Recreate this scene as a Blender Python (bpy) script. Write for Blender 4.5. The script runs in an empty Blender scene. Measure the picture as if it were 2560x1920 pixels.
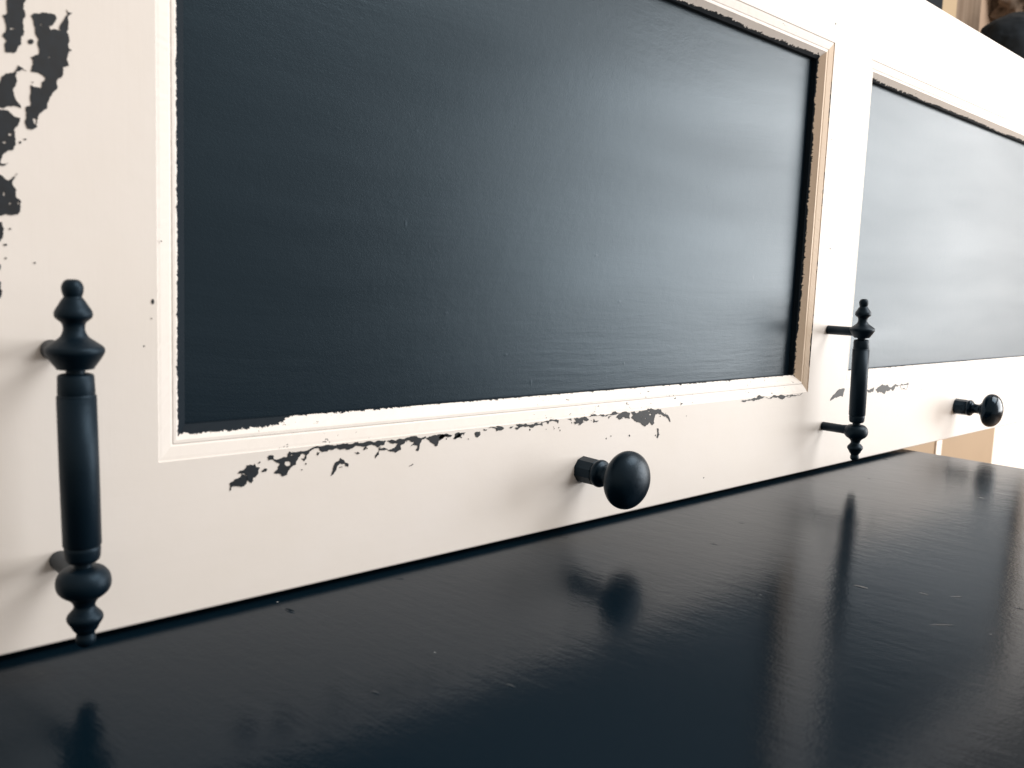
import bpy, bmesh, math, random
from mathutils import Vector, Matrix, noise
from mathutils.geometry import tessellate_polygon

random.seed(7)
U = 0.54                      # metres per panel width; shapes below are written in panel widths
scene = bpy.context.scene
C = scene.collection

# ---------------------------------------------------------------- camera
cd = bpy.data.cameras.new("camera"); cam = bpy.data.objects.new("camera", cd); C.objects.link(cam)
cd.sensor_width = 36.0; cd.lens = 36.0 * 2183.75 / 2560
cd.clip_start = 0.01; cd.clip_end = 60
right = Vector((0.73502186, -0.67690476, 0.03927857))
fwd = Vector((0.67626446, 0.72766879, -0.11473675))
up = Vector((0.04908407, 0.11089672, 0.9926191))
m = Matrix((right, up, -fwd)).transposed().to_4x4()
m.translation = Vector((-0.25482, -0.67506, 0.27755)) * U
cam.matrix_world = m
cd.dof.use_dof = True; cd.dof.focus_distance = 0.62; cd.dof.aperture_fstop = 16
scene.camera = cam

# ---------------------------------------------------------------- light of the room, with an added fill
w = bpy.data.worlds.new("World"); scene.world = w; w.use_nodes = True
bg = w.node_tree.nodes["Background"]
bg.inputs[0].default_value = (1.0, 0.84, 0.70, 1); bg.inputs[1].default_value = 0.60

def area(name, loc, target, sx, sy, power, col):
    l = bpy.data.lights.new(name, 'AREA'); l.shape = 'RECTANGLE'; l.size = sx; l.size_y = sy
    l.energy = power; l.color = col
    o = bpy.data.objects.new(name, l); C.objects.link(o); o.location = loc
    o.rotation_euler = (Vector(target) - Vector(loc)).to_track_quat('-Z', 'Y').to_euler()
    return o
T = Vector((0.50, 0, 0.15))
az, el, dist = math.radians(31), math.radians(6), 2.8
wp = T + dist * Vector((math.cos(az) * math.cos(el), -math.sin(az) * math.cos(el), math.sin(el)))
area("window_light", wp, T, 1.65, 1.3, 62, (1.0, 0.965, 0.93))
area("fill_light", (2.2, -1.75, 2.55), (0.5, 0, 0.1), 2.3, 1.9, 116, (1.0, 0.96, 0.92))  # added unseen fill lamp to brighten the white board

scene.view_settings.view_transform = 'Standard'; scene.view_settings.look = 'None'
scene.view_settings.exposure = 0.0; scene.view_settings.gamma = 1

# ---------------------------------------------------------------- helpers
def V(p): return (p[0] * U, p[1] * U, p[2] * U)
def obj(name, verts, faces, mat, parent=None, smooth=False, uvs=None):
    me = bpy.data.meshes.new(name); me.from_pydata([V(v) for v in verts], [], faces)
    if uvs:
        lay = me.uv_layers.new(name="strip")
        for lp in me.loops: lay.data[lp.index].uv = uvs[lp.vertex_index]
    bm = bmesh.new(); bm.from_mesh(me); bmesh.ops.recalc_face_normals(bm, faces=bm.faces); bm.to_mesh(me); bm.free()
    me.materials.append(mat)
    if smooth:
        for p in me.polygons: p.use_smooth = True
    o = bpy.data.objects.new(name, me); C.objects.link(o); o.parent = parent
    return o
def bevel(o, width, seg=2):
    me = o.data; bm = bmesh.new(); bm.from_mesh(me)
    ed = [e for e in bm.edges if len(e.link_faces) == 2 and e.calc_face_angle() > 0.6]
    bmesh.ops.bevel(bm, geom=ed, offset=width * U, segments=seg, affect='EDGES', profile=0.5)
    bm.to_mesh(me); bm.free(); return o
def box(name, x0, x1, y0, y1, z0, z1, mat, parent=None):
    v = [(x, y, z) for x in (x0, x1) for y in (y0, y1) for z in (z0, z1)]
    f = [(0, 1, 3, 2), (4, 6, 7, 5), (0, 4, 5, 1), (2, 3, 7, 6), (0, 2, 6, 4), (1, 5, 7, 3)]
    return obj(name, v, f, mat, parent)
def thing(name, label, cat, loc=(0, 0, 0), group=None):
    o = bpy.data.objects.new(name, None); C.objects.link(o); o.location = V(loc)
    o["label"] = label; o["category"] = cat
    if group: o["group"] = group
    return o

class NT:
    def __init__(s, name):
        s.m = bpy.data.materials.new(name); s.m.use_nodes = True; s.t = s.m.node_tree
        s.b = s.t.nodes["Principled BSDF"]
    def n(s, typ, **kw):
        nd = s.t.nodes.new(typ)
        for k, v in kw.items():
            if k.startswith('_'): setattr(nd, k[1:], v)
        for k, v in kw.items():
            if k.startswith('_'): continue
            i = int(k[1:]) if k[0] == 'i' and k[1:].isdigit() else k.replace('__', ' ')
            if isinstance(v, bpy.types.NodeSocket): s.t.links.new(v, nd.inputs[i])
            else: nd.inputs[i].default_value = v
        return nd
    def math(s, op, a, b=0.0, c=0.0, clamp=False):
        nd = s.n('ShaderNodeMath', _operation=op, i0=a, i1=b, i2=c); nd.use_clamp = clamp; return nd.outputs[0]
    def coord(s, scale=(1, 1, 1), rot=(0, 0, 0)):
        tc = s.n('ShaderNodeTexCoord'); geo = s.n('ShaderNodeNewGeometry')
        mp = s.n('ShaderNodeMapping', i0=geo.outputs['Position'], Scale=scale, Rotation=rot); return mp.outputs[0]
    def noise(s, vec, scale, detail=3, rough=.5, dist=0):
        return s.n('ShaderNodeTexNoise', Vector=vec, Scale=scale, Detail=detail, Roughness=rough, Distortion=dist).outputs[0]
    def ramp(s, fac, a, b, ca=(0, 0, 0, 1), cb=(1, 1, 1, 1)):
        r = s.n('ShaderNodeValToRGB', i0=fac); r.color_ramp.elements[0].position = a; r.color_ramp.elements[1].position = b
        r.color_ramp.elements[0].color = ca; r.color_ramp.elements[1].color = cb; return r.outputs[0]
    def mix(s, f, a, b):
        nd = s.n('ShaderNodeMix', _data_type='RGBA')
        for i, v in ((0, f), (6, a), (7, b)):
            if isinstance(v, bpy.types.NodeSocket): s.t.links.new(v, nd.inputs[i])
            else: nd.inputs[i].default_value = v
        return nd.outputs[2]
    def bump(s, h, strength, dist, prev=None):
        nd = s.n('ShaderNodeBump', Strength=strength, Distance=dist, Height=h)
        if prev: s.t.links.new(prev, nd.inputs['Normal'])
        return nd.outputs[0]
    def set(s, **kw):
        for k, v in kw.items():
            k = k.replace('__', ' ')
            if isinstance(v, bpy.types.NodeSocket): s.t.links.new(v, s.b.inputs[k])
            else: s.b.inputs[k].default_value = v
        return s.m

WHITE = (0.84, 0.822, 0.808, 1); BLACK = (0.005, 0.012, 0.020, 1)

# ---------------------------------------------------------------- materials
def white_paint(name, strip=None, WHITE=WHITE, lie=False):
    s = NT(name)
    p = s.coord()
    pv = s.coord((1, 1, 0.12))
    blot = s.noise(p, 11, 5, .6)
    col = s.mix(s.ramp(blot, .3, .75), (WHITE[0] * .965, WHITE[1] * .955, WHITE[2] * .93, 1), WHITE)
    # specks where the paint has flaked
    vor = s.n('ShaderNodeTexVoronoi', Vector=p, Scale=62.0, Randomness=1.0)
    big = s.noise(p, 31, 2)
    sp = s.math('MULTIPLY', s.math('LESS_THAN', vor.outputs['Distance'], .05), s.math('GREATER_THAN', big, .60))
    mask = sp
    if strip:
        # strip = (inner edge v, inner wobble, outer edge v, outer wobble, fleck amount)
        uv = s.n('ShaderNodeUVMap', _uv_map="strip").outputs[0]
        sx = s.n('ShaderNodeSeparateXYZ', i0=uv)
        u, v = sx.outputs[0], sx.outputs[1]
        cu = s.n('ShaderNodeCombineXYZ', i0=s.math('MULTIPLY', u, 1.0), i1=s.math('MULTIPLY', v, .02), i2=strip[5]).outputs[0]
        n1 = s.noise(cu, 7, 4, .6); n2 = s.noise(cu, 70, 5, .75); n3 = s.noise(cu, 5, 2)
        nn = s.math('ADD', s.math('MULTIPLY', s.math('SUBTRACT', n1, .5), 1.3), s.math('MULTIPLY', s.math('SUBTRACT', n2, .5), .8))
        th = s.math('MULTIPLY_ADD', nn, strip[1], strip[0])
        wob = s.math('MULTIPLY', s.math('SUBTRACT', n2, .5), .03)
        end = s.math('MULTIPLY', s.math('SUBTRACT', s.math('ADD', .133, wob), u), 45, clamp=True)
        th = s.math('MULTIPLY_ADD', end, -strip[6], th)
        rag = s.noise(s.n('ShaderNodeCombineXYZ', i0=u, i1=s.math('MULTIPLY', v, .03), i2=strip[5] + 7).outputs[0], 190, 4, .75)
        th = s.math('ADD', th, s.math('MULTIPLY', s.math('SUBTRACT', rag, .5), .34))
        inner = s.math('GREATER_THAN', v, th)
        to = s.math('MULTIPLY_ADD', s.math('ADD', nn, s.math('MULTIPLY', s.math('SUBTRACT', n3, .5), 1.5)), strip[3], strip[2])
        outer = s.math('LESS_THAN', v, to)
        cf = s.n('ShaderNodeCombineXYZ', i0=u, i1=s.math('MULTIPLY', v, .05), i2=strip[5] + 3).outputs[0]
        fl = s.math('MULTIPLY', s.math('GREATER_THAN', s.noise(cf, 90, 4, .7), .70 - strip[4] * .1), s.math('GREATER_THAN', s.noise(cf, 9, 1), .5))
        fl = s.math('MULTIPLY', fl, s.math('GREATER_THAN', strip[4], .01))
        mask = s.math('MAXIMUM', s.math('MAXIMUM', inner, outer), s.math('MAXIMUM', fl, sp))
    col = s.mix(mask, col, BLACK)
    b = s.bump(s.noise(s.coord((.06, 1, 1) if lie else (1, 1, .06)), 330, 4, .7, .4), .09, .0004)
    b = s.bump(s.noise(p, 34, 4, .6), .14, .0012, b)
    b = s.bump(s.math('SUBTRACT', 1.0, mask), .5, .0003, b)
    return s.set(Base__Color=col, Specular__IOR__Level=s.math('MULTIPLY_ADD', mask, -.34, .5), Roughness=s.math('ADD', s.math('MULTIPLY_ADD', blot, .15, .42), s.math('MULTIPLY', mask, .15)), Normal=b)

def chalk(name, seed):
    s = NT(name)
    wob = s.n('ShaderNodeTexNoise', Vector=s.coord((1, 1, 1)), Scale=3.0, Detail=1.0)
    geo = s.n('ShaderNodeNewGeometry').outputs['Position']
    warp = s.n('ShaderNodeVectorMath', _operation='SCALE', i0=wob.outputs[1], Scale=0.045).outputs[0]
    base = s.n('ShaderNodeVectorMath', _operation='ADD', i0=geo, i1=warp).outputs[0]
    st = s.n('ShaderNodeMapping', i0=base, Location=(0, 0, seed), Scale=(.035, 1, 1)).outputs[0]
    st2 = s.n('ShaderNodeMapping', i0=base, Location=(0, 0, seed), Scale=(.11, 1, 1)).outputs[0]
    brush = s.noise(st, 260, 3, .65); brush2 = s.noise(st2, 55, 4, .6)
    fine = s.noise(s.coord(), 1300, 2)
    blot = s.noise(st2, 9, 3, .5)
    reg = s.ramp(s.noise(s.coord(), 7, 2), .38, .62)
    col = s.mix(s.ramp(brush2, .35, .75), (0.0022, 0.0078, 0.0150, 1), (0.0042, 0.0108, 0.0190, 1))
    vor = s.n('ShaderNodeTexVoronoi', Vector=s.coord((.55, 1, 1)), Scale=75.0)
    bumps = s.math('MULTIPLY', s.ramp(vor.outputs['Distance'], .0, .08, (1, 1, 1, 1), (0, 0, 0, 1)), s.math('GREATER_THAN', s.noise(s.coord(), 23, 2), .56))
    b = s.bump(s.math('MULTIPLY', brush, reg), .19, .0005)
    b = s.bump(brush2, .15, .0009, b)
    drip = s.n('ShaderNodeTexVoronoi', Vector=s.coord((1, 1, .42)), Scale=95.0)
    dr = s.math('MULTIPLY', s.ramp(drip.outputs['Distance'], .0, .10, (1, 1, 1, 1), (0, 0, 0, 1)), s.math('GREATER_THAN', s.noise(s.coord(), 15, 2), .62))
    b = s.bump(bumps, .16, .0004, b)
    b = s.bump(dr, .22, .0004, b)
    b = s.bump(s.noise(s.coord(), 130, 3, .6), .10, .0006, b)
    b = s.bump(fine, .24, .00025, b)
    smear = s.noise(s.n('ShaderNodeMapping', i0=base, Location=(.3, 0, seed + 1), Scale=(.16, 1, 1)).outputs[0], 14, 3, .55)
    ro = s.math('MULTIPLY_ADD', s.math('ADD', s.ramp(smear, .3, .7), s.ramp(blot, .3, .7)), .08, .262)
    return s.set(IOR=1.48, Specular__Tint=(.55, .80, 1, 1), Base__Color=col, Roughness=ro, Normal=b)

def gloss_black(name):
    s = NT(name)
    geo = s.coord(rot=(0, 0, math.radians(-6)))
    st = s.n('ShaderNodeMapping', i0=geo, Scale=(1, .06, 1)).outputs[0]
    brush = s.noise(st, 230, 4, .65); mid = s.noise(s.n('ShaderNodeMapping', i0=geo, Scale=(1, .35, 1)).outputs[0], 38, 4, .6)
    dots = s.n('ShaderNodeTexVoronoi', Vector=s.n('ShaderNodeMapping', i0=geo, Scale=(1, .4, 1)).outputs[0], Scale=46.0)
    nick = s.math('MULTIPLY', s.ramp(dots.outputs['Distance'], .0, .07, (1, 1, 1, 1), (0, 0, 0, 1)), s.math('GREATER_THAN', s.noise(geo, 19, 1), .50))
    d2 = s.n('ShaderNodeTexVoronoi', Vector=geo, Scale=44.0)
    dust = s.math('MULTIPLY', s.math('LESS_THAN', d2.outputs['Distance'], .022), s.math('GREATER_THAN', s.noise(geo, 27, 1), .58))
    col = s.mix(dust, (0.0020, 0.0080, 0.0145, 1), (.30, .32, .33, 1))
    b = s.bump(brush, .14, .0005)
    b = s.bump(s.noise(geo, 700, 2), .12, .0003, b)
    b = s.bump(s.noise(s.n('ShaderNodeMapping', i0=geo, Scale=(1, .6, 1)).outputs[0], 150, 4, .65), .13, .0007, b)
    b = s.bump(mid, .10, .0010, b)
    sc = s.n('ShaderNodeTexVoronoi', Vector=s.n('ShaderNodeMapping', i0=s.coord(rot=(0, 0, .7)), Scale=(.22, 1.6, 1)).outputs[0], Scale=60.0)
    scr = s.math('MULTIPLY', s.ramp(sc.outputs['Distance'], .0, .09, (1, 1, 1, 1), (0, 0, 0, 1)), s.math('GREATER_THAN', s.noise(geo, 14, 2), .60))
    b = s.bump(nick, .8, .0008, b)
    b = s.bump(scr, .5, .0005, b)
    ro = s.math('MULTIPLY_ADD', s.noise(geo, 12, 4), .10, .10)
    return s.set(IOR=1.21, Specular__Tint=(.12, .42, .85, 1), Base__Color=col, Roughness=ro, Normal=b)

def iron(name, rough, bumpy):
    s = NT(name); p = s.coord()
    n = s.noise(p, 70, 4)
    b = s.bump(n, bumpy, .0012); b = s.bump(s.noise(p, 230, 3, .7), .16, .0004, b); b = s.bump(s.noise(p, 900, 2), .12, .0003, b)
    return s.set(IOR=1.37, Specular__Tint=(.5, .75, 1, 1), Base__Color=(0.0012, 0.0060, 0.0120, 1), Roughness=s.math('MULTIPLY_ADD', n, .15, rough), Normal=b)

def plain(name, col, rough=.6, var=.12, sc=12):
    s = NT(name); n = s.noise(s.coord(), sc, 4)
    c2 = tuple(c * (1 - var) for c in col[:3]) + (1,)
    return s.set(Base__Color=s.mix(s.ramp(n, .3, .7), c2, col), Roughness=rough)

M_white = white_paint("white_paint")
M_board = chalk("chalkboard_paint", 0.0); M_board2 = chalk("chalkboard_paint_b", 2.3)
M_under = plain("black_undercoat", (.006, .014, .024, 1), .5, .5, 260)
M_whiteh = white_paint("white_paint_rail", lie=True)
M_table = gloss_black("black_gloss_paint")
M_iron = iron("black_handle_paint", .38, .12); M_knob = iron("black_knob_paint", .28, .30); M_knob2 = iron("black_knob_gloss", .07, .05)

CHIPS = [[[[-966,4529],[-853,4556],[-864,4442],[-880,4376],[-872,4322],[-895,4234],[-931,4176],[-988,4167],[-992,4204],[-977,4241],[-1004,4269],[-983,4298],[-986,4377],[-998,4402],[-971,4418],[-972,4466]],[[-959,4324],[-934,4332],[-931,4325],[-957,4317]]],
[[[-815,4270],[-822,4255],[-837,4248],[-849,4255],[-849,4271],[-837,4283],[-822,4282]]],
[[[-829,4435],[-776,4462],[-734,4477],[-679,4478],[-669,4451],[-693,4407],[-721,4389],[-709,4366],[-648,4376],[-640,4429],[-619,4466],[-600,4492],[-605,4527],[-592,4511],[-572,4511],[-598,4464],[-596,4426],[-608,4379],[-592,4343],[-591,4266],[-602,4232],[-599,4152],[-637,4135],[-647,4065],[-672,4048],[-673,3992],[-718,3926],[-746,3838],[-783,3806],[-802,3774],[-807,3709],[-840,3686],[-869,3691],[-880,3734],[-869,3793],[-872,3831],[-845,3844],[-839,3982],[-780,3970],[-748,4043],[-764,4060],[-802,4072],[-837,4071],[-835,4166],[-793,4187],[-781,4228],[-785,4296],[-806,4336],[-813,4391]],[[-830,3764],[-813,3762],[-806,3732],[-816,3720],[-828,3735]],[[-715,4186],[-718,4183],[-723,4181],[-727,4182],[-727,4186],[-723,4189],[-718,4189]],[[-763,4392],[-765,4388],[-770,4386],[-774,4387],[-774,4392],[-770,4395],[-765,4396]]],
[[[-913,4097],[-863,4069],[-896,4073],[-925,4055],[-932,4022],[-933,3959],[-948,3938],[-941,3889],[-904,3819],[-960,3820],[-1018,3801],[-1029,3805],[-1074,3792],[-1071,3941],[-1025,3962],[-1015,4001],[-989,4031],[-955,4039]]],
[[[-1075,3773],[-1020,3788],[-978,3788],[-940,3756],[-909,3752],[-928,3695],[-949,3666],[-941,3610],[-955,3539],[-1002,3513],[-1032,3465],[-1038,3433],[-1084,3428]],[[-962,3637],[-966,3629],[-976,3626],[-984,3630],[-984,3637],[-976,3643],[-966,3643]],[[-999,3580],[-1003,3573],[-1012,3571],[-1019,3574],[-1019,3580],[-1011,3585],[-1003,3585]]],
[[[-1038,3439],[-986,3445],[-1015,3425],[-1050,3419]]],
[[[-1086,3352],[-1040,3363],[-995,3330],[-937,3383],[-953,3347],[-969,3320],[-943,3271],[-948,3225],[-916,3196],[-923,3143],[-939,3107],[-1011,3106],[-1093,3071]],[[-1014,3238],[-1017,3226],[-1021,3222],[-1025,3230],[-1025,3244],[-1021,3252],[-1016,3250]],[[-977,3177],[-980,3171],[-986,3169],[-991,3173],[-990,3179],[-986,3184],[-980,3183]],[[-928,3186],[-930,3177],[-935,3175],[-939,3180],[-939,3189],[-935,3195],[-930,3194]]],
[[[-1093,3046],[-1036,3050],[-1026,2999],[-1033,2947],[-1051,2918],[-1097,2905]]],
[[[-982,3008],[-985,3002],[-990,3001],[-994,3004],[-993,3010],[-989,3013],[-984,3013]]],
[[[-1007,2900],[-1012,2893],[-1022,2891],[-1029,2895],[-1029,2902],[-1021,2906],[-1011,2905]]],
[[[-1013,2808],[-1015,2803],[-1020,2802],[-1024,2805],[-1024,2811],[-1020,2814],[-1015,2813]]],
[[[-835,2785],[-837,2780],[-842,2778],[-846,2782],[-846,2787],[-842,2791],[-837,2790]]],
[[[-23,2528],[-27,2512],[-36,2508],[-43,2519],[-43,2537],[-36,2548],[-27,2544]]],
[[[-873,3617],[-877,3613],[-885,3611],[-891,3612],[-891,3617],[-885,3621],[-877,3621]]],
[[[-907,3592],[-909,3585],[-914,3582],[-918,3587],[-918,3594],[-914,3600],[-909,3599]]],
[[[-579,4262],[-581,4257],[-587,4254],[-591,4257],[-591,4263],[-586,4267],[-581,4267]]],
[[[-1100,2776],[-1049,2759],[-1058,2726],[-1102,2711]]],
[[[-1103,2672],[-1052,2648],[-1056,2609],[-1045,2583],[-1060,2537],[-1107,2529]]],
[[[38,2987],[36,2983],[33,2982],[30,2984],[30,2988],[33,2990],[37,2990]]],
[[[-40,2401],[-42,2397],[-46,2396],[-49,2399],[-48,2403],[-46,2405],[-42,2404]]],
[[[582,1037],[598,1049],[621,1055],[626,1068],[655,1069],[678,1080],[688,1107],[712,1099],[731,1074],[736,1041],[727,1014],[683,996],[640,1009],[607,1013],[593,999],[591,976],[584,979],[588,1004]]],
[[[650,1111],[678,1136],[702,1136],[726,1153],[734,1175],[760,1177],[789,1166],[804,1180],[814,1148],[851,1141],[836,1105],[814,1068],[785,1058],[790,1034],[775,1017],[746,1039],[734,1050],[731,1078],[712,1107],[678,1113]]],
[[[922,1220],[927,1233],[977,1230],[973,1208],[1003,1192],[1044,1200],[1105,1205],[1110,1233],[1125,1252],[1225,1240],[1273,1240],[1331,1257],[1369,1268],[1467,1268],[1544,1268],[1590,1257],[1598,1268],[1703,1268],[1819,1268],[1831,1254],[1907,1262],[1997,1248],[2021,1256],[2125,1252],[2113,1216],[2041,1196],[1992,1221],[1855,1226],[1790,1235],[1756,1214],[1698,1207],[1681,1221],[1596,1234],[1523,1229],[1496,1212],[1457,1214],[1424,1230],[1407,1256],[1369,1255],[1326,1235],[1294,1204],[1290,1175],[1269,1150],[1242,1176],[1273,1177],[1284,1205],[1257,1220],[1231,1211],[1210,1189],[1190,1128],[1153,1118],[1127,1092],[1102,1047],[1061,1040],[1024,1071],[979,1078],[1014,1105],[1036,1151],[983,1185],[962,1199],[927,1194]],[[1085,1169],[1132,1159],[1137,1134],[1106,1123],[1080,1141]],[[1134,1229],[1155,1221],[1162,1208],[1141,1212]]],
[[[868,1109],[893,1129],[915,1122],[908,1099],[873,1099]]],
[[[1392,1196],[1402,1217],[1419,1211],[1408,1187]]],
[[[1538,984],[1549,1008],[1565,1066],[1592,1108],[1626,1119],[1637,1138],[1666,1120],[1683,1092],[1724,1068],[1719,1048],[1696,1056],[1684,1084],[1627,1087],[1599,1052],[1588,1023],[1566,996]]],
[[[1803,1165],[1821,1177],[1842,1161],[1827,1153],[1809,1156]]],
[[[1879,1193],[1902,1213],[1914,1215],[1903,1189],[1885,1185]]],
[[[2143,1250],[2193,1256],[2268,1251],[2344,1247],[2499,1251],[2597,1250],[2604,1239],[2552,1222],[2527,1182],[2522,1137],[2510,1113],[2483,1127],[2502,1146],[2501,1173],[2417,1171],[2461,1209],[2389,1232],[2357,1230],[2345,1204],[2295,1183],[2302,1145],[2271,1138],[2246,1125],[2221,1138],[2165,1149],[2133,1168],[2060,1170],[2051,1124],[2013,1092],[2012,1123],[2054,1155],[2049,1181],[2133,1176],[2220,1171],[2251,1193],[2263,1212],[2206,1215],[2168,1237]]],
[[[2605,1234],[2644,1246],[2738,1248],[2820,1247],[2932,1237],[2862,1226],[2801,1204],[2761,1192],[2749,1144],[2722,1139],[2687,1171],[2660,1185]]],
[[[2406,974],[2448,994],[2455,985],[2436,978]]],
[[[2947,1196],[2988,1220],[3033,1244],[3034,1211],[2976,1188]]],
[[[828,1179],[851,1195],[855,1187],[841,1177]]],
[[[1292,1123],[1290,1117],[1286,1116],[1282,1121],[1282,1128],[1286,1133],[1290,1131]]],
[[[1254,1075],[1252,1072],[1247,1071],[1243,1075],[1243,1079],[1247,1081],[1252,1079]]],
[[[1639,1052],[1637,1049],[1632,1048],[1628,1051],[1628,1056],[1632,1058],[1636,1056]]],
[[[1657,1053],[1655,1050],[1651,1050],[1648,1052],[1648,1056],[1651,1058],[1655,1057]]],
[[[2776,1248],[2921,1235],[2925,1224],[2841,1225],[2793,1208],[2761,1213]]],
[[[2956,1195],[2970,1246],[3019,1254],[3103,1245],[3053,1225],[3038,1198]]],
[[[3230,1229],[3255,1240],[3304,1232],[3300,1197],[3272,1179],[3240,1195]]],
[[[3349,1259],[3397,1251],[3385,1238],[3352,1244]]],
[[[3418,1268],[3497,1268],[3596,1268],[3516,1268],[3634,1244],[3590,1225],[3527,1221],[3517,1251]]],
[[[3716,1245],[3771,1255],[3735,1233]]],
[[[3801,1268],[3881,1268],[3956,1268],[4109,1268],[4306,1268],[4458,1268],[4455,1230],[4398,1263],[4308,1263],[4299,1235],[4267,1268],[4189,1265],[4207,1221],[4132,1235],[4056,1213],[3997,1239],[3902,1240],[3829,1211],[3794,1231],[3846,1237]],[[4120,1268],[4158,1268],[4150,1266],[4126,1265]]],
[[[4717,1268],[4866,1268],[4932,1258],[4967,1226],[4868,1248],[4871,1204],[4819,1178],[4796,1210],[4733,1193],[4751,1235]]],
[[[4974,1268],[5150,1268],[5331,1268],[5541,1268],[5310,1268],[5129,1268],[4997,1268]]],
[[[5047,1190],[5054,1234],[5078,1210],[5145,1207],[5113,1192]]],
[[[5452,1219],[5519,1260],[5709,1257],[5703,1184],[5642,1197],[5593,1216],[5524,1190]]],
[[[5732,1268],[5952,1268],[6178,1268],[6320,1259],[6391,1196],[6487,1157],[6529,1079],[6476,1133],[6380,1173],[6260,1214],[6209,1202],[6190,1139],[6194,1090],[6158,1068],[6103,1113],[6020,1064],[5942,1102],[5865,1132],[5738,1197],[5772,1226]],[[6130,1208],[6122,1199],[6103,1199],[6087,1206],[6086,1216],[6101,1221],[6121,1217]],[[6028,1164],[6024,1159],[6013,1159],[6005,1163],[6004,1168],[6012,1171],[6023,1169]],[[5941,1190],[5939,1186],[5933,1186],[5927,1189],[5927,1193],[5932,1195],[5938,1194]],[[6098,1250],[6091,1248],[6074,1249],[6060,1251],[6060,1254],[6073,1255],[6090,1253]]],
[[[6260,1019],[6288,1017],[6317,933],[6290,890],[6263,905],[6279,953]]],
[[[5735,974],[5732,965],[5721,963],[5713,971],[5712,982],[5719,988],[5730,984]]],
[[[5386,1001],[5383,996],[5375,996],[5369,1000],[5368,1005],[5374,1008],[5382,1006]]],
[[[6247,931],[6245,924],[6239,922],[6233,928],[6232,937],[6237,942],[6244,939]]],
[[[4026,1194],[4024,1186],[4017,1184],[4012,1191],[4011,1200],[4016,1206],[4023,1203]]],
[[[4612,1268],[4665,1268],[4673,1241],[4645,1258]]],
[[[5308,1230],[5334,1251],[5325,1218]]],
[[[8155,1252],[8330,1262],[8434,1268],[8800,1267],[9117,1268],[9500,1264],[9839,1268],[9600,1254],[9300,1259],[9118,1252],[8980,1257],[8850,1248],[8700,1255],[8560,1245],[8400,1252],[8279,1244]]],
[[[12340,1186],[12421,1226],[12700,1238],[13104,1244],[13380,1240],[13662,1245],[13640,1190],[13592,1124],[13480,1160],[13388,1139],[13306,1215],[13116,1206],[13080,1160],[13036,1126],[12960,1170],[12810,1132],[12760,1150],[12698,1089],[12600,1130],[12442,1125],[12400,1160]]],
[[[11951,1220],[12272,1230],[12255,1163],[11961,1166]]],
[[[10904,1212],[11042,1268],[11205,1260],[11157,1132],[10917,1134],[10741,1093]]]]

# ---------------------------------------------------------------- the painted board
H = 0.7824; Z1 = 0.1277; Z2 = 0.6505; P = 1.1188; XL = -0.215; XR = 2.335
W = 0.0262; D = 0.0135; TH = 0.060
board = thing("panelled_board", "white painted panelled board with two black chalkboard panels, chipped paint, black handles and knobs", "panelled board")
def rail(name, x0, x1, z0, z1, c=None):
    if c is None: return box(name, x0, x1, 0, TH, z0, z1, M_white, board)
    e = .0022
    if c == 'b': pr = [(0, z1), (0, z0 + e), (.0007, z0 + e * .35), (e, z0), (TH, z0), (TH, z1)]
    else: pr = [(0, z0), (0, z1 - e), (.0007, z1 - e * .35), (e, z1), (TH, z1), (TH, z0)]
    n = len(pr); v = [(x0, y, z) for y, z in pr] + [(x1, y, z) for y, z in pr]
    f = [tuple(range(n)), tuple(range(2 * n - 1, n - 1, -1))] + [(i, (i + 1) % n, n + (i + 1) % n, n + i) for i in range(n)]
    return obj(name, v, f, M_whiteh, board)
rail("rail", XL, XR, 0, Z1, 'b'); rail("rail", XL, XR, Z2, H, 't')
for x0, x1 in ((XL, 0), (1, P), (P + 1, XR)): rail("stile", x0, x1, Z1, Z2)

PROF = [(0, 0), (.02, .07), (.12, .10), (.42, .24), (.47, .30), (.51, .27), (.60, .29), (.65, .38), (.90, .80), (1, .97), (1.0, 1.0), (1.0, 1.55)]
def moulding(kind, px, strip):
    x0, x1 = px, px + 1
    mat = white_paint("moulding_paint_" + kind, strip, (.79, .66, .53, 1) if kind == 'right' else WHITE)  # right strips: cream base also carries the warm shade of that side
    N = 160; v = []; uv = []; L = []
    for i in range(N + 1):
        t = i / N
        for (a, d) in PROF:
            a_ = a * W; y = d * D + random.gauss(0, .00004)
            if kind in ('left', 'right'):
                z = (Z1 + a_) + t * ((Z2 - a_) - (Z1 + a_)); x = x0 + a_ if kind == 'left' else x1 - a_
            else:
                x = (x0 + a_) + t * ((x1 - a_) - (x0 + a_)); z = Z1 + a_ if kind == 'bottom' else Z2 - a_
            v.append((x, y, z))
            uv.append(((z if kind in ('left', 'right') else x - px) * U * 2, a + (.04 if d == 1.0 else .35 if d > 1.1 else 0)))
    n = len(PROF); f = [(i * n + j, i * n + j + 1, (i + 1) * n + j + 1, (i + 1) * n + j) for i in range(N) for j in range(n - 1)]
    return obj("moulding", v, f, mat, board, uvs=uv)
#                 inner v, wobble, outer v, wobble, flecks, seed
strips = {'left': (.66, .07, -.5, .1, .0, 1.0, 0.), 'bottom': (1.0, .16, -.10, .12, .5, 4.0, .25), 'right': (.90, .22, -.01, .34, .0, 9.0, 0.), 'top': (.88, .36, -.25, .2, .2, 14.0, 0.)}
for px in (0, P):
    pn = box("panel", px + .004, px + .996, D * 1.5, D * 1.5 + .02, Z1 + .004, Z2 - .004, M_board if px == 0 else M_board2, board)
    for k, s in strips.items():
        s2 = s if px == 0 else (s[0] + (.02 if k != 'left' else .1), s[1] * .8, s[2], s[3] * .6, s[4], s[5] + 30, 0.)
        moulding(k, px, s2)

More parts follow.
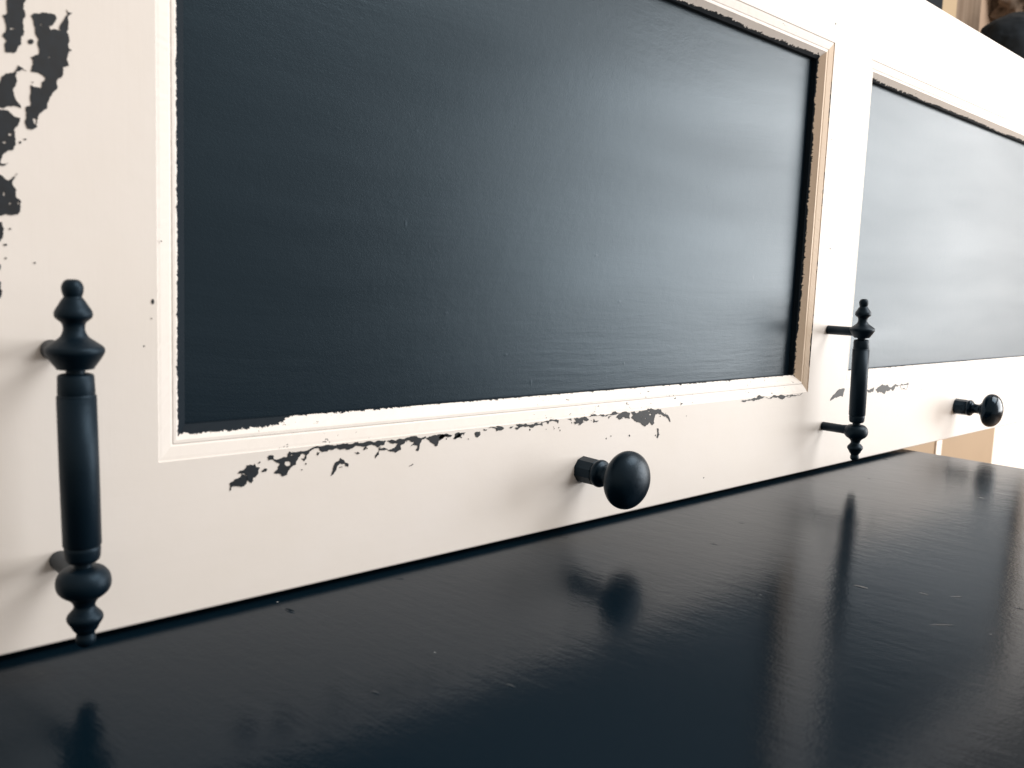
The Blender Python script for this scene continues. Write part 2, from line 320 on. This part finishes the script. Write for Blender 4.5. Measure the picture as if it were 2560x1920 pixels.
# flaked paint: outlines in 1/10000 panel widths on the board's face
def rough(P_, lev=3):
    for _ in range(lev):
        Q = []
        for i, a in enumerate(P_):
            b = P_[(i + 1) % len(P_)]; dx, dz = b[0] - a[0], b[1] - a[1]; k = random.uniform(-.15, .15)
            L = math.hypot(dx, dz)
            if L < 6e-4: k *= .5
            Q += [a, ((a[0] + b[0]) / 2 - dz * k, (a[1] + b[1]) / 2 + dx * k)]
        P_ = Q
    return P_
def patch(rings, y=-.00045):
    R = [rough([(x / 1e4, z / 1e4) for x, z in r]) for r in rings]
    tris = tessellate_polygon([[Vector((x, z, 0)) for x, z in r] for r in R])
    flat = [p for r in R for p in r]; n = len(flat)
    v = [(x, y, z) for x, z in flat] + [(x, .0006, z) for x, z in flat]; f = [tuple(t) for t in tris]
    o = 0
    for r in R:
        k = len(r); f += [(o + i, o + (i + 1) % k, n + o + (i + 1) % k, n + o + i) for i in range(k)]; o += k
    return obj("flaked_patch", v, f, M_under, board)
for rings in CHIPS: patch(rings)
for i in range(46):                       # small flecks round the worn edge of the lower rail and the left stile
    if i < 34: fx = random.uniform(1700, 6900); fz = 1250 - abs(random.gauss(0, 55)) - (max(0, 3000 - fx) * .03)
    else: fx = random.uniform(-1500, -700); fz = random.uniform(2600, 4500) if fx < -1150 else random.uniform(3900, 4500)
    a, b, an = random.uniform(3, 11), random.uniform(2, 5), random.uniform(.6, 2.3)
    patch([[(fx + a * math.cos(t) * math.cos(an) - b * math.sin(t) * math.sin(an), fz + a * math.cos(t) * math.sin(an) + b * math.sin(t) * math.cos(an)) for t in [k * 1.2566 for k in range(5)]]])

# ---------------------------------------------------------------- lathe
def lathe(name, prof, mat, parent, org, axis='z', seg=48, sub=6, smooth=True, curve=True):
    pts = []
    if curve:
        for i in range(len(prof) - 1):
            p0 = prof[max(i - 1, 0)]; p1 = prof[i]; p2 = prof[i + 1]; p3 = prof[min(i + 2, len(prof) - 1)]
            for k in range(sub):
                t = k / sub
                if len(p1) > 2 or len(p2) > 2: pts.append(tuple(p1[j] + (p2[j] - p1[j]) * t for j in (0, 1)))
                else: pts.append(tuple(.5 * (2 * p1[j] + (p2[j] - p0[j]) * t + (2 * p0[j] - 5 * p1[j] + 4 * p2[j] - p3[j]) * t * t + (3 * p1[j] - p0[j] - 3 * p2[j] + p3[j]) * t ** 3) for j in (0, 1)))
        pts.append(prof[-1][:2])
    else: pts = [q[:2] for q in prof]
    v = []; n = len(pts)
    for h, r in pts:
        r = max(r, 1e-5)
        for k in range(seg):
            a = 2 * math.pi * (k + .5) / seg; c, s = r * math.cos(a), r * math.sin(a)
            v.append((org[0] + c, org[1] + s, org[2] + h) if axis == 'z' else (org[0] + c, org[1] + h, org[2] + s))
    f = [(i * seg + k, i * seg + (k + 1) % seg, (i + 1) * seg + (k + 1) % seg, (i + 1) * seg + k) for i in range(n - 1) for k in range(seg)]
    f += [tuple(range(seg)), tuple((n - 1) * seg + k for k in range(seg))]
    return obj(name, v, f, mat, parent, smooth=smooth)

S = 0.0560; ZU = 0.2193; ZL = 0.0636
def px(pts, y0, z0): return [(z0 - (y - y0) / (3830.0 if y < y0 and y0 == 886 else 3605.0 if y < y0 or y0 == 886 else 3480.0), r * .87 / 3605.0) + ((1,) if len(q) > 2 else ()) for q in pts for (y, r) in [q[:2]]]
top_prof = px([(696.4, 2), (697.5, 14), (703, 22), (713, 27.3), (722, 27.8), (732, 26), (741, 23.5), (748, 29), (762, 38), (770, 43.5), (778, 47.5), (786, 48.5), (793, 46), (800, 38), (806, 31), (815, 28), (828, 29), (842, 37), (854, 54), (862, 66), (868, 73.5), (874, 76), (881, 75.5), (888, 72), (898, 65), (908, 57), (917, 49.5), (921, 46), (921.5, 25, 1), (934, 24.5, 1)], 886, ZU)
cap_top = px([(932, 24, 1), (932, 36, 1), (934, 43, 1), (938, 46.5, 1), (979, 48.2, 1), (982, 47.2, 1), (983.5, 47.2, 1), (985, 50.3, 1), (989, 51, 1)], 886, ZU)
bar = px([(988, 51, 1), (1170, 51.5, 1), (1358, 50.5, 1), (1361, 49.5, 1), (1361.5, 47, 1)], 886, ZU)
cap_bot = px([(1360, 47.5, 1), (1366, 47.2, 1), (1368, 48.2, 1), (1371, 48.2, 1), (1390, 46.5, 1), (1397, 44, 1), (1402, 38, 1), (1405, 24, 1)], 1452, ZL)
bot_prof = px([(1403, 24, 1), (1415, 24.5, 1), (1417, 40), (1422, 55), (1434, 67), (1448, 72.3), (1462, 72.5), (1474, 68), (1484, 58), (1493, 43), (1502, 33), (1512, 28.5), (1520, 31), (1528, 39), (1536, 46.5), (1545, 48.3), (1553, 44), (1561, 38), (1570, 33), (1580, 24.5), (1586, 25), (1595, 27), (1604, 25.5), (1612, 18), (1617, 8), (1618.5, 1)], 1452, ZL)
def rev(l): return l[::-1]
# the grip spans between the two caps
b0 = cap_top[-1][0] + .0003; b1 = cap_bot[0][0] - .0002
def make_handle():
    X = 0.0
    g = lathe("handle", [(b1, .0119, 1), (b1 + .0006, .01222, 1), ((b0 + b1) / 2, .01244, 1), (b0, .01231, 1)], M_iron, board, (0, -S, 0), curve=False)
    subs = [lathe("finial", rev(top_prof), M_iron, g, (0, -S, 0)), lathe("ferrule", rev(cap_top), M_iron, g, (0, -S, 0), curve=False),
            lathe("ferrule", rev(cap_bot), M_iron, g, (0, -S, 0), curve=False), lathe("finial", rev(bot_prof), M_iron, g, (0, -S, 0))]
    for z in (ZU, ZL):
        subs.append(lathe("post", [(-.0015, .0070, 1), (-.046 if z == ZU else -.034, .0068, 1), (-.044, .0080, 1) if z == ZL else (-.048, .0070, 1), (-S + .001, .0110, 1) if z == ZL else (-S + .001, .0072, 1)], M_iron, g, (0, .0005, z - .0012 if z == ZU else z), axis='y', seg=28, curve=False))
    return g, subs
g, subs = make_handle()
g.location = V((-0.0713, 0, 0)); g.rotation_euler.y = math.radians(-1.07)
g2 = g.copy(); C.objects.link(g2); g2.parent = board; g2.location = V((1.0586, 0, .0062)); g2.rotation_euler.y = math.radians(-3.0)
for s_ in subs:
    c_ = s_.copy(); C.objects.link(c_); c_.parent = g2

ZK = 0.0650
def knob(x, mat, dz=0.0):
    stem = [(0, .0146, 1), (-.0215, .0142, 1)]
    head = [(-.0505, .0098), (-.0525, .0150), (-.0540, .0215), (-.0570, .0285), (-.0625, .0322), (-.0690, .0326), (-.0750, .0300), (-.0805, .0240), (-.0845, .0150), (-.0862, .0070), (-.0866, .0004)]
    h = lathe("knob", head, mat, board, (0, 0, 0), axis='y', seg=72)
    lathe("base", [(.0005, .0158, 1), (-.0225, .0154, 1), (-.0240, .0140, 1)], mat, h, (0, 0, 0), axis='y', seg=10, smooth=False, curve=False)
    lathe("stem", [(-.0235, .0128, 1), (-.0238, .0148), (-.0270, .0160), (-.0305, .0150), (-.0335, .0112), (-.0370, .0094), (-.0420, .0092), (-.0465, .0104), (-.0490, .0135), (-.0515, .0142), (-.0530, .0120)], mat, h, (0, 0, 0), axis='y')
    h.location = V((x, 0, ZK + dz)); return h
knob(0.4908, M_knob); knob(1.6022, M_knob2)

# ---------------------------------------------------------------- the black table the board stands on
G = 0.0047; XT = 1.4009
table = thing("table", "black gloss painted table top with brush marks and small dents below the white board", "table", (0.5, -0.5, -G))
def tbox(name, x0, x1, y0, y1, z0, z1, bv=.003):
    o = box(name, x0 - .5, x1 - .5, y0 + .5, y1 + .5, z0 + G, z1 + G, M_table, table)
    return bevel(o, bv, 3)
tbox("table_top", -1.1, XT, -.95, .075, -G - .045, -G)
tbox("apron", -1.02, XT - .06, -.87, .02, -G - .20, -G - .0452, .002)
for x in (-1.02, XT - .14):
    for y in (-.87, -.06): tbox("leg", x, x + .08, y, y + .08, -1.35, -G - .2002, .002)
tbox("support_strip", XL + .02, XT - .03, .026, .055, -G + .0001, -.0001, .0004).data.materials[0] = M_under  # added black strip: bears the board and darkens the shaded gap

# ---------------------------------------------------------------- the room behind, as far as it shows
M_wall = plain("pale_wall_paint", (.80, .74, .68, 1), .8, .03)
M_tan = plain("tan_wood", (.36, .265, .175, 1), .6, .12, 5)
M_cream = plain("cream_paint", (.40, .31, .20, 1), .7, .06)
M_brown = plain("brown_curtain", (.20, .15, .11, 1), .9, .15)
M_pink = plain("pinkish_plaster", (.42, .31, .23, 1), .9, .10)
M_dark = plain("black_frame", (.004, .009, .015, 1), 1.0, .2)
M_fur = plain("brown_fur", (.22, .165, .125, 1), 1.0, .6, 30)
fl = box("floor", -6, 9, -6, 4.5, -1.40, -1.351, plain("wood_floor", (.30, .21, .14, 1), .5, .3, 6)); fl["kind"] = "structure"

cab = thing("cabinet", "white cabinet with a tan wooden back seen under the board past the table's far corner", "cabinet", (3.6, .6, -1.35))
def cbox(name, x0, x1, y0, y1, z0, z1, mat): return box(name, x0 - 3.6, x1 - 3.6, y0 - .6, y1 - .6, z0 + 1.35, z1 + 1.35, mat, cab)
cbox("back_panel", 2.2, 3.09, .60, .68, -1.35, -.03, M_tan); cbox("post", 3.09, 3.14, .594, .68, -1.35, -.03, M_wall)
cbox("door", 3.14, 3.70, .5985, .68, -1.35, -.03, M_tan); cbox("side_panel", 3.70, 5.6, .60, .68, -1.35, -.03, M_wall)
cbox("cabinet_top", 2.2, 5.6, .575, .95, -.0298, .02, M_wall)

wl = box("wall", 4.9, 7.6, 1.58, 1.70, -1.35, 3.6, M_pink); wl["kind"] = "structure"
fr = thing("picture_frame", "dark frame edge at the upper left of the blurred background above the board", "picture frame", (4.6, 1.5, 1.3))
box("frame", -.6, .36, 0, .05, -.2, 1.6, M_dark, fr)
dj = thing("door_frame", "cream painted upright beside the dark frame above the board", "door frame", (5.0, 1.5, -1.35))
box("upright", -.04, .155, 0, .06, 0, 4.5, M_cream, dj)
ct = thing("curtain", "greyish brown curtain hanging beside the cream upright above the board", "curtain", (5.3, 1.5, 1.0))
N = 60; v = []; f = []
for i in range(N + 1):
    t = i / N; y = .012 * math.sin(t * 19) + .004 * math.sin(t * 53)
    for z in (-.6, 2.2): v.append((-.145 + t * .34, y, z))
f = [(2 * i, 2 * i + 1, 2 * i + 3, 2 * i + 2) for i in range(N)]
cl = obj("cloth", v, f, M_brown, ct, smooth=True)
sd = cl.modifiers.new("thick", 'SOLIDIFY'); sd.thickness = .004

def blob(name, cx, cy, cz, rx, ry, rz, mat, parent, amp=.1, sc=3, sub=5):
    bm = bmesh.new(); bmesh.ops.create_icosphere(bm, subdivisions=sub, radius=1)
    for q in bm.verts:
        k = 1 + amp * noise.noise(q.co * sc) + amp * .4 * noise.noise(q.co * sc * 4)
        q.co = Vector(((cx + q.co.x * rx * k) * U, (cy + q.co.y * ry * k) * U, (cz + q.co.z * rz * k) * U))
    me = bpy.data.meshes.new(name); bm.to_mesh(me); bm.free(); me.materials.append(mat)
    for p_ in me.polygons: p_.use_smooth = True
    o = bpy.data.objects.new(name, me); C.objects.link(o); o.parent = parent; return o
ht = thing("hat", "blurred black rounded hat with brown fur trim hanging above the right end of the board", "hat", (5.5, 1.3, 1.83))
blob("crown", .02, 0, -.01, .21, .19, .145, M_dark, ht, .08, 2)
blob("fur_trim", .52, .12, .36, .23, .2, .20, M_fur, ht, .30, 3)
blob("fur_trim", .11, -.06, -.17, .14, .12, .09, M_fur, ht, .30, 3)
pg = box("coat_peg", 5.475, 5.495, 1.54, 1.58, 1.82, 1.975, M_brown); pg["label"] = "thin brown peg on the plaster beside the black hat, top right"; pg["category"] = "coat peg"
